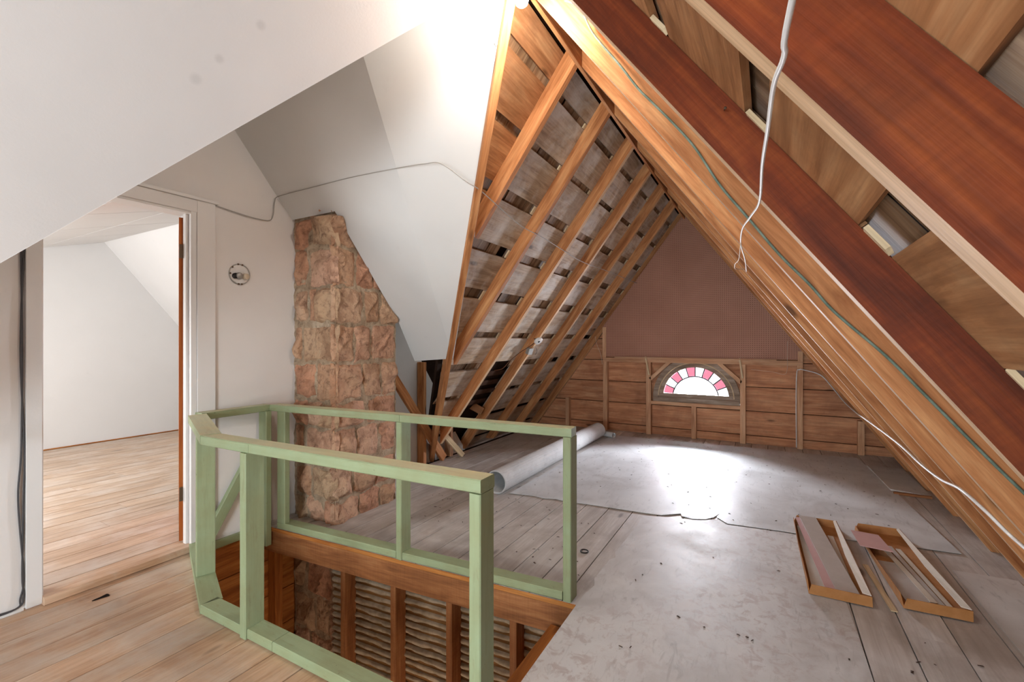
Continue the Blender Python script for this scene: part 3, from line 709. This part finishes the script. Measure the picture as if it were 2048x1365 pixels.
# courses from the photo: (z0, z1, [front splits], [side splits]) fractions of each face
courses = [(2.30, 2.52, [0, .55, 1], [0, .4, 1]), (2.06, 2.285, [0, .42, 1.08], [0, .42, 1]), (1.76, 2.045, [0, .36, 1.06], [0, .34, .62, 1]), (1.49, 1.745, [0, .37, .55, 1.05], [0, .46, .72, 1]),
           (1.19, 1.475, [0, .2, 1.06], [0, .32, .58, 1]), (.90, 1.18, [0, .55, 1.04], [0, .45, .75, 1]), (.70, .885, [0, .34, .70, 1.05], [0, .5, 1]), (.42, .685, [0, .25, 1.06], [0, .36, .7, 1]),
           (.17, .405, [0, .45, 1.03], [0, .3, .62, 1]), (-.06, .155, [0, .35, .72, 1.05], [0, .4, .72, 1]), (-.30, -.075, [0, .38, 1.03], [0, .5, 1]), (-.58, -.315, [0, .30, 1.04], [0, .5, 1]), (-.86, -.595, [0, .52, 1.03], [0, .5, 1]), (-1.15, -.875, [0, .4, 1.03], [0, .5, 1])]
sd = 0
for z0, z1, fs, ss in courses:
    for a, b in zip(fs[:-1], fs[1:]):
        sd += 1; j = [random.uniform(-.008, .012) for _ in range(4)]
        stone('f', -3.245+.47*a+.002+j[0], -3.245+.47*b-.004, z0+.000+j[1], z1+.002+j[2], .030+.022*random.random(), sd)
    for a, b in zip(ss[:-1], ss[1:]):
        sd += 1; j = [random.uniform(-.008, .012) for _ in range(4)]
        y0 = CYF-.03; stone('s', y0+(CYB-y0)*a+.005, y0+(CYB-y0)*b-.002, z0+.000+j[1], z1+.002+j[2], .028+.022*random.random(), sd)

# ================================================================== RAILING
rl = empty('stair_railing', (-2.0, 1.25, 0), 'pale green painted timber railing around the open stairwell', 'railing')
def flat(name, a, b, z, w=.086, h=.045, side=1, mat='green_paint', top=False, **kw):
    a = Vector((*a, z)) if len(a) == 2 else Vector(a); b = Vector((*b, z)) if len(b) == 2 else Vector(b)
    d = (b-a).normalized(); n = Vector((-d.y, d.x, 0)).normalized()*side
    o = bar(name, a+n*w/2-Vector((0, 0, h/2)), b+n*w/2-Vector((0, 0, h/2)), w, h, mat, rl, ch=.004, **kw)
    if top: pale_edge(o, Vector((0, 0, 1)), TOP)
    return o
TOP = 'rail_top_lit'
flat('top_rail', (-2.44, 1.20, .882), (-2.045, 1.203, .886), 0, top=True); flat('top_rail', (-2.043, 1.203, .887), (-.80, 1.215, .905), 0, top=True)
A0 = Vector((-3.165, 1.485)); A1 = Vector((-2.44, 1.20))
def quad_rail(name, pts, z, h, mat): return ext(name, [(x, y, z) for x, y in pts], (0, 0, -h), mat, rl, xdir=(A1.x-A0.x, A1.y-A0.y, 0))
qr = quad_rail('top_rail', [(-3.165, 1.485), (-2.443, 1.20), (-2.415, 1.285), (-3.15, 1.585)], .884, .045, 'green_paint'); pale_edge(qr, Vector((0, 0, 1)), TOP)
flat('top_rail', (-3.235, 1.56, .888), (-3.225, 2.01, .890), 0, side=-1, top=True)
flat('top_rail', (-3.14, 2.004, .889), (-1.985, 2.103, .893), 0, top=True); flat('top_rail', (-1.983, 2.103, .893), (-.885, 2.192, .896), 0, top=True)
quad_rail('bottom_rail', [(-3.24, 1.525), (-2.446, 1.20), (-2.415, 1.292), (-3.24, 1.625)], .046, .046, 'green_paint')
flat('bottom_rail', (-2.443, 1.20, .046), (-2.102, 1.203, .046), 0); flat('bottom_rail', (-2.053, 1.203, .046), (-1.873, 1.205, .046), 0); flat('bottom_rail', (-1.870, 1.205, .046), (-.846, 1.215, .046), 0)
flat('bottom_rail', (-3.08, 2.022, .046), (-2.012, 2.103, .046), 0); flat('bottom_rail', (-1.963, 2.106, .046), (-.933, 2.186, .046), 0)
def post(x0, x1, y0, y1, z0, z1): return boxw('post', x0, x1, y0, y1, z0, z1, 'green_paint', rl, xdir=2, ch=.004)
post(-2.10, -2.055, 1.196, 1.287, 0.0, .841); post(-.845, -.80, 1.213, 1.298, 0.0, .858)
post(-2.01, -1.965, 2.10, 2.188, 0.0, .848); post(-.931, -.886, 2.187, 2.275, -.0, .850)
post(-3.215, -3.125, 1.968, 2.010, -.12, .845); post(-3.082, -2.995, 2.022, 2.064, .047, .843)
ad = (A1-A0).normalized(); an = Vector((-ad.y, ad.x))
pc = Vector((-2.752, 1.380, 0))
bar('post', pc+Vector((0, 0, .047)), pc+Vector((0, 0, .838)), .045, .09, 'green_paint', rl, up=(an.x, an.y, 0), ch=.004)
# stair handrail board fixed on the wall below
tri = bar('stair_handrail', (-3.218, 1.90, .50), (-3.218, 1.62, .03), .035, .07, 'green_paint', None, label='slanting painted handrail board on the white wall inside the stairwell', cat='handrail')

# ================================================================== LIGHT BULB
BX, BY, BZ = -.970, 1.809, 2.893
bl = empty('light_bulb', (BX, BY, BZ-.035), 'glowing bare bulb hanging under the roof ridge', 'light bulb')
lathe('bulb_glass', [(-.052, .013), (-.035, .018), (-.015, .029), (.005, .031), (.022, .026), (.033, .014), (.036, .004)], (BX, BY, BZ), (0, 0, -1), 'bulb_glow', bl)
lathe('socket', [(-.03, .012), (-.02, .017), (.028, .017)], (BX, BY, BZ+.075), (0, 0, -1), 'ceramic', bl, n=14)
tube('cord', [(BX, BY, BZ+.10), (BX-.01, BY+.01, BZ+.16), (BX-.03, BY+.02, BZ+.18)], .003, 'black_cable', bl, n=6)
ld = bpy.data.lights.new('bulb_light', 'POINT'); ld.energy = 11.5; ld.color = (1.0, .94, .86); ld.shadow_soft_size = .045
lo = bpy.data.objects.new('bulb_light', ld); COL.objects.link(lo); lo.location = (BX, BY-.02, BZ-.085)
ld2 = bpy.data.lights.new('stair_lamp_light', 'POINT'); ld2.energy = 5; ld2.color = (1.0, .86, .70); ld2.shadow_soft_size = .08
lo2 = bpy.data.objects.new('stair_lamp_light', ld2); COL.objects.link(lo2); lo2.location = (-1.5, 1.5, -1.5)

# ================================================================== LINOLEUM
def sheet(name, pts, z, th, mat, label, **kw):
    return ext(name, [(x, y, z) for x, y in pts], (0, 0, th), mat, None, xdir=(0, 1, 0), label=label, cat='linoleum sheet', group='linoleum sheets on the attic floor', **kw)
def rag(a, b, n, amp):
    out = []
    for i in range(n):
        t = i/n; x = a[0]+(b[0]-a[0])*t; y = a[1]+(b[1]-a[1])*t
        if i: x += random.uniform(-amp, amp); y += random.uniform(-amp, amp)
        out.append((x, y))
    return out
far_edge = [(-1.99, 3.489), (-1.767, 3.534), (-1.669, 3.522), (-1.578, 3.558), (-1.483, 3.542), (-1.331, 3.566), (-1.071, 3.589), (-.861, 3.605), (-.719, 3.626), (-.595, 3.732), (-.58, 3.682), (-.501, 3.662), (-.412, 3.704), (-.365, 3.773), (-.330, 3.88), (-.345, 3.79), (-.266, 3.695), (.071, 3.738), (.249, 3.75), (.793, 3.866), (1.062, 3.897)]
sheet('linoleum_sheet', far_edge+[(1.02, 4.6), (.984, 5.216), (.922, 6.105), (.885, 6.50)]+rag((.885, 6.50), (-1.93, 6.36), 9, .02)+[(-1.93, 6.36), (-1.97, 5.0)], .0035, .003, 'lino_far', 'large pale linoleum sheet before the arched window with a torn near edge')
near_edge = [(-.848, 3.553), (-.835, 3.351), (-.844, 3.051), (-.852, 2.855), (-.829, 2.779), (-.853, 2.737), (-.86, 2.474), (-.836, 2.406), (-.855, 2.276), (-.852, 1.586), (-.78, 1.45), (-.79, .8), (-.75, -.6), (.40, -.6), (.372, 1.5), (.358, 2.6), (.345, 3.0), (.30, 3.72), (.071, 3.725), (-.266, 3.68), (-.33, 3.76), (-.45, 3.67), (-.72, 3.60)]
sheet('linoleum_sheet', near_edge, .0005, .0025, 'lino_near', 'worn grey linoleum sheet in the foreground beside the stairwell, faint pattern at its near end')
sheet('linoleum_sheet', [(.94, 3.60), (.955, 2.6), (.95, 1.2), (1.22, 1.2), (1.22, 3.62)], .0005, .003, 'lino_side', 'narrow grey linoleum strip along the foot of the right rafters near the cardboard boxes')
sheet('linoleum_sheet', [(.955, 5.23), (1.22, 5.16), (1.22, 6.1), (.92, 6.12)], .007, .012, 'lino_side', 'small stiff grey sheet with a thick brown edge by the right rafters')
boxw('wood_batten', .96, 1.215, 5.13, 5.155, .001, .022, 'sheet_edge', None, xdir=0, label='thin brown batten on the floor along the small stiff sheet', cat='batten')
# roll
def spiral_roll(name, p0, p1, r0, r1, turns, mat, label, cat):
    p0 = Vector(p0); p1 = Vector(p1); f = fr(p0, p1-p0); L = (p1-p0).length
    n = int(28*turns); th = .004; V = []; F = []
    for s, off in ((0, 0), (1, th)):
        pass
    prof = []
    for i in range(n+1):
        a = 2*math.pi*turns*i/n; r = r0+(r1-r0)*i/n; prof.append((a-1.9, r))
    for x in (0, L):
        for a, r in prof: V.append(f @ Vector((x, r*math.cos(a), r*math.sin(a))))
        for a, r in prof: V.append(f @ Vector((x, (r+th)*math.cos(a), (r+th)*math.sin(a))))
    m = n+1
    for i in range(n):
        F.append((i, 2*m+i, 2*m+i+1, i+1)); F.append((m+i+1, 3*m+i+1, 3*m+i, m+i))
        F.append((i, i+1, m+i+1, m+i)); F.append((2*m+i+1, 2*m+i, 3*m+i, 3*m+i+1))
    F.append((0, m, 3*m, 2*m)); F.append((n, 2*m+n, 3*m+n, m+n))
    return mesh(name, V, F, mat, None, f, smooth=False, label=label, cat=cat)
spiral_roll('linoleum_roll', (-2.09, 3.42, .1075), (-2.07, 6.12, .1075), .088, .101, 2.1, 'lino_back', 'long pale grey roll of linoleum lying on the attic floor behind the railing', 'linoleum roll')
spiral_roll('linoleum_offcut', (-2.02, 6.24, .045), (-1.86, 6.17, .045), .028, .038, 1.4, 'lino_back', 'short curled linoleum offcut at the far end of the long roll', 'linoleum offcut')

# ================================================================== CARDBOARD BOXES AND STRIPS
def tray(c, ang, w, L, h, label):
    f = Matrix.Translation(Vector((*c, .0068))) @ Matrix.Rotation(ang, 4, 'Z')
    e = empty('cardboard_tray', (*c, .0068), label, 'cardboard tray', 'cardboard trays of strips')
    def pc(name, pts, vec, mat):
        return ext(name, [f @ Vector(p) for p in pts], f.to_3x3() @ Vector(vec), mat, e, xdir=f.to_3x3() @ Vector((0, 1, 0)))
    pc('bottom', [(-w/2, 0, 0), (w/2, 0, 0), (w/2, L, 0), (-w/2, L, 0)], (0, 0, .003), 'cardboard')
    pc('end_flap', [(-w/2, 0, .003), (w/2, 0, .003), (w/2-.004, -.008, h), (-w/2+.012, -.008, h)], (0, .004, 0), 'cardboard')
    pc('end_flap', [(-w/2, L, .003), (w/2, L, .003), (w/2-.01, L+.004, h*.95), (-w/2+.02, L+.004, h*.95)], (0, -.004, 0), 'cardboard')
    pc('side_flap', [(-w/2, 0, .003), (-w/2, L, .003), (-w/2-.006, L-.05, h*.9), (-w/2-.01, L*.5, h*.75), (-w/2-.004, .05, h)], (.004, 0, 0), 'cardboard')
    pc('side_flap', [(w/2, 0, .003), (w/2, L, .003), (w/2-.012, L-.01, h), (w/2-.004, L*.5, h*.95), (w/2-.01, .01, h)], (-.004, 0, 0), 'cardboard')
    pc('folded_lip', [(w/2-.040, .015, h+.002), (w/2-.006, .0, h+.004), (w/2-.006, L*.5, h), (w/2-.018, L, h+.003), (w/2-.034, L-.02, h+.001), (w/2-.046, L*.45, h-.003)], (0, 0, -.003), 'card_white')
    return f
def strip(f, pts, z, th, mat, name, label, cat='strip', dz=0.0):
    P = [f @ Vector((x, y, z+dz*y)) for x, y in pts]
    return ext(name, P, (0, 0, th), mat, None, xdir=P[2]-P[1], label=label, cat=cat, group='strips and sheets in the cardboard trays')
f1 = tray((.322, 2.885), math.radians(1.2), .272, 1.09, .055, 'open cardboard tray holding long grey and pink strips, nearer the stairwell')
strip(f1, [(-.115, .02), (-.03, .01), (-.10, 1.0), (-.122, 1.0)], .004, .003, 'tile_cream', 'sheet_strip', 'cream strip lying along the left side of the tray nearer the stairwell')
strip(f1, [(-.052, .012), (.008, .012), (-.07, 1.06), (-.128, 1.06)], .014, .003, 'tile_pink', 'sheet_strip', 'pink strip partly under the wide grey strip in the tray nearer the stairwell', dz=.03)
strip(f1, [(-.006, .012), (.096, .012), (.0, 1.08), (-.105, 1.08)], .022, .004, 'tile_grey', 'sheet_strip', 'wide grey strip leaning out over the far end of the tray nearer the stairwell', dz=.03)
strip(f1, [(.068, .2), (.088, .2), (.082, .9), (.05, .9)], .005, .003, 'tile_cream', 'sheet_strip', 'thin cream strip along the right side of the tray nearer the stairwell')
f2 = tray((.722, 2.965), math.radians(3.2), .262, 1.05, .055, 'open cardboard tray holding short sheets and thin strips, nearer the right rafters')
strip(f2, [(-.10, .02), (.03, .02), (-.01, .55), (-.122, .55)], .006, .003, 'tile_grey', 'sheet_strip', 'broad grey sheet lying flat in the tray nearer the right rafters')
strip(f2, [(-.185, .62), (-.025, .60), (-.04, .86), (-.185, .88)], .052, .004, 'tile_pink', 'sheet_strip', 'pink rectangular sheet resting across the edges of both trays')
strip(f2, [(.0, .10), (.03, .10), (-.02, .80), (-.05, .80)], .012, .003, 'tile_cream', 'sheet_strip', 'upper cream strip beside the broad grey sheet in the tray nearer the right rafters')
strip(f2, [(.035, .06), (.062, .06), (.02, .82), (-.005, .82)], .006, .003, 'tile_grey', 'sheet_strip', 'slim grey strip in the middle of the tray nearer the right rafters')
strip(f2, [(.066, .04), (.088, .04), (.055, .78), (.03, .78)], .010, .003, 'tile_cream', 'sheet_strip', 'slim cream strip next to the white lip of the tray nearer the right rafters')
bar('wood_sliver', (.505, 3.42, .006), (.545, 2.90, .006), .028, .004, 'pale_wood', None, ch=.001, label='pale wood sliver on the floor between the two cardboard trays', cat='wood sliver')

# ================================================================== CABLES AND FITTINGS
tube('wall_wire', [(-3.236, 1.683, 2.262), (-3.236, 1.815, 2.248), (-3.236, 1.957, 2.239), (-3.236, 2.063, 2.249), (-3.236, 2.094, 2.298), (-3.23, 2.102, 2.40), (-3.2, 2.12, 2.44), (-2.832, 2.127, 2.446), (-2.446, 2.125, 2.446), (-2.008, 2.135, 2.435), (-1.813, 2.143, 2.425), (-1.70, 2.16, 2.408), (-1.60, 2.28, 2.318), (-1.582, 2.397, 2.300), (-1.617, 2.767, 2.257), (-1.632, 3.059, 2.22), (-1.646, 3.439, 2.217), (-1.662, 3.96, 2.190), (-1.674, 4.454, 2.168), (-1.67, 5.183, 2.18), (-1.665, 6.66, 2.19)], .0032, 'grey_wire', label='thin grey wire from the door casing across the white panel and left rafters', cat='wire')
for i, (dy, lab) in enumerate(((-.006, 'black cable running down the wall left of the doorway, nearer the corner side'), (.006, 'black cable running down the wall tight beside the left door casing'))):
    tube('wall_cable', [(-3.240, .778+dy, 1.86), (-3.240, .774-dy*.5, 1.306), (-3.240, .779+dy, .807), (-3.240, .772+dy*1.6, .561), (-3.240, .779-dy*.4, .184), (-3.240, .776+dy, .07), (-3.238, .752, .025), (-3.236, .60, .022+i*.01), (-3.236, .2, .02+i*.01)], .004, 'black_cable', label=lab, cat='cable', group='black cables beside the door')
tube('rafter_cable', [(-.825, 1.969, 2.938), (-.751, 1.967, 2.876), (-.691, 1.969, 2.742), (-.566, 1.969, 2.558), (-.49, 1.969, 2.439), (-.437, 1.969, 2.371), (-.346, 1.969, 2.255), (-.259, 1.969, 2.133), (-.167, 1.969, 1.966), (-.062, 1.969, 1.814), (.037, 1.969, 1.671), (.131, 1.969, 1.554), (.205, 1.969, 1.452), (.344, 1.969, 1.303), (.435, 1.969, 1.189), (.508, 1.969, 1.097), (.623, 1.969, .952), (.80, 1.969, .74)], .0048, 'green_cable', label='dusty green cable stapled along the face of a right-hand rafter', cat='cable')
tube('hanging_cord', [(.06, -.05, 1.60), (.016, .412, 1.613), (.013, .494, 1.617), (.005, .57, 1.628), (-.001, .708, 1.636), (-.009, .875, 1.647), (-.018, 1.156, 1.660), (-.045, 1.435, 1.696), (-.082, 1.816, 1.747), (-.107, 2.275, 1.780), (-.109, 2.722, 1.783), (-.124, 3.3, 1.80)], .0028, 'white_cord', label='white cord stretched loosely across the undersides of the right rafters', cat='cord')
tube('cord_tail', [(-.105, 2.2, 1.772), (-.125, 2.45, 1.745), (-.15, 2.6, 1.745), (-.155, 2.75, 1.742), (-.12, 3.0, 1.775)], .002, 'pale_cord', label='frayed pale wire end twisted round the white cord under the right rafters', cat='wire')
tube('white_cable', [(.304, 6.685, .02), (.300, 6.685, .493), (.306, 6.685, .94), (.335, 6.68, .992), (.367, 6.68, .994), (.547, 6.67, .938), (.66, 6.62, .80), (.745, 6.3, .66), (.76, 5.6, .635), (.70, 4.751, .70), (.688, 3.615, .725), (.72, 3.241, .68), (.709, 2.866, .695), (.664, 2.457, .760), (.677, 2.281, .742), (.716, 2.208, .69), (.733, 2.124, .67), (.75, 1.6, .64)], .006, 'white_cord', label='thick white cable from a gable stud along the feet of the right rafters', cat='cable')
tube('loose_wire', [(-2.30, 6.66, 1.42), (-2.27, 6.65, 1.30), (-2.21, 6.66, 1.14), (-2.19, 6.66, 1.0)], .002, 'pale_cord', label='short loose pale wire hanging at the left end of the pegboard', cat='wire', group='loose wires at the pegboard')
tube('loose_wire', [(-.20, 6.67, .98), (.05, 6.67, .955), (.17, 6.67, .93), (.205, 6.67, 1.0), (.205, 6.67, 1.2), (.21, 6.67, 1.35)], .002, 'pale_cord', label='thin pale wire looping down the right end of the pegboard', cat='wire', group='loose wires at the pegboard')
bar('wood_stick', (-1.549, 6.675, 1.125), (-1.500, 6.675, .862), .022, .014, 'pale_wood', None, up=(0, 1, 0), label='pale slanting stick left of the arched window', cat='stick', group='slanting sticks by the arched window')
bar('wood_stick', (-.331, 6.675, 1.125), (-.297, 6.675, .862), .022, .014, 'pale_wood', None, up=(0, 1, 0), label='pale slanting stick right of the arched window', cat='stick', group='slanting sticks by the arched window')
# round electrical box in the white wall
jb = empty('junction_box', (-3.25, 1.85, 1.82), 'round open electrical box with knobs set in the white wall right of the door', 'junction box')
jplate = lathe('plate', [(0, .068), (.004, .068), (.005, .060), (.003, .055)], (-3.25, 1.85, 1.82), (1, 0, 0), 'ceramic', jb, n=26)
lathe('rim', [(.002, .066), (.008, .069), (.008, .073), (.001, .074)], (-3.25, 1.85, 1.82), (1, 0, 0), 'galvanised', jb, n=26)
lathe('knob', [(0, .024), (.02, .023), (.024, .019)], (-3.247, 1.842, 1.808), (1, .1, 0), 'galvanised', jb, n=14, label='grey knob')
lathe('socket_hole', [(0, .02), (.012, .02)], (-3.247, 1.818, 1.806), (1, 0, 0), 'black_plastic', jb, n=12, label='black opening')
lathe('wire_cap', [(0, .022), (.024, .021), (.027, .017)], (-3.247, 1.886, 1.808), (1, .2, 0), 'beige_plastic', jb, n=14, label='beige cap')
for a in (75, 100, 140, 180, 262, 282):
    m = math.radians(a); lathe('screw', [(0, .006), (.008, .006), (.009, .003)], (-3.247, 1.85+.066*math.cos(m), 1.82+.070*math.sin(m)), (1, 0, 0), 'brass_dark', jplate, n=8)
# lamp holder on the left rafters
lh = empty('lamp_holder', (-2.33, 4.73, 1.32), 'white ceramic lamp holder on a small block on the left rafters', 'lamp holder')
ax = Vector((.55, -.25, -.6)).normalized(); c0 = Vector((-2.305, 4.70, 1.355))
lathe('mounting_block', [(-.05, .045), (-.005, .045)], c0, ax, 'rust_metal', lh, n=6)
lathe('ceramic_base', [(-.006, .052), (.010, .054), (.018, .046), (.020, .020)], c0, ax, 'ceramic', lh, n=20)
lathe('socket_hole', [(.019, .014), (.023, .013)], c0, ax, 'black_plastic', lh, n=10)
jb2 = empty('switch_box', (-2.39, 4.70, 1.24), 'small grey metal box with a cut wire just below the white lamp holder', 'electrical box')
bar('box_body', (-2.385, 4.66, 1.27), (-2.41, 4.665, 1.20), .07, .05, 'galvanised', jb2, up=(.6, -.2, -.5))
tube('wire_end', [(-2.36, 4.66, 1.27), (-2.32, 4.66, 1.28), (-2.31, 4.68, 1.23), (-2.34, 4.69, 1.19)], .002, 'black_cable', jb2)
tube('lamp_wire', [(-2.335, 4.68, 1.335), (-2.36, 4.6, 1.29), (-2.40, 4.45, 1.225), (-2.46, 4.33, 1.14), (-2.52, 4.26, 1.05), (-2.60, 4.22, 1.03)], .0045, 'twig', label='brown wire leaving the white lamp holder towards the missing boards', cat='wire')
# small floor finds
def torus(name, c, R_, r, mat, **kw):
    n = 18; pts = [(c[0]+R_*math.cos(2*math.pi*i/n), c[1]+R_*math.sin(2*math.pi*i/n), c[2]) for i in range(n+1)]
    return tube(name, pts, r, mat, k=1, n=6, **kw)
torus('rubber_ring', (-1.025, 2.76, .006), .024, .004, 'rubber', label='small dark ring lying on the grey boards behind the far railing post', cat='ring')
ext('knot_hole', [(-3.056+.016*math.cos(a)*(1+.3*math.sin(3*a)), 1.03+.036*math.sin(a)+.01*math.cos(2*a), .0012) for a in [i*math.pi/7 for i in range(14)]], (0, 0, -.0006), 'dark_void', floor, xdir=(0, 1, 0), label='dark knot hole')
V = []; F = []
for i in range(210):
    r = random.random()
    if r < .55: x, y = random.uniform(-2.0, .85), random.uniform(3.7, 6.3)
    elif r < .8: x, y = random.uniform(-2.6, -.95), random.uniform(2.4, 3.4)
    else: x, y = random.uniform(-.7, 1.1), random.uniform(1.6, 3.6)
    if .1 < x < .95 and 2.7 < y < 4.15: continue
    z = .0075 if y > 3.75 else .004
    a = random.uniform(0, 3.14); l = random.uniform(.004, .014); w = random.uniform(.002, .006); b = len(V)
    for sx, sy in ((-1, -1), (1, -.7), (.8, 1), (-.9, .6)):
        px, py = sx*l, sy*w; V.append((x+px*math.cos(a)-py*math.sin(a), y+px*math.sin(a)+py*math.cos(a), z))
    V.append((x, y, z+.003)); F += [(b, b+1, b+4), (b+1, b+2, b+4), (b+2, b+3, b+4), (b+3, b, b+4)]
mesh('floor_debris', V, F, 'debris_brown', None, label='scattered dark flakes and wood chips on the attic floor', cat='debris', kind='stuff')
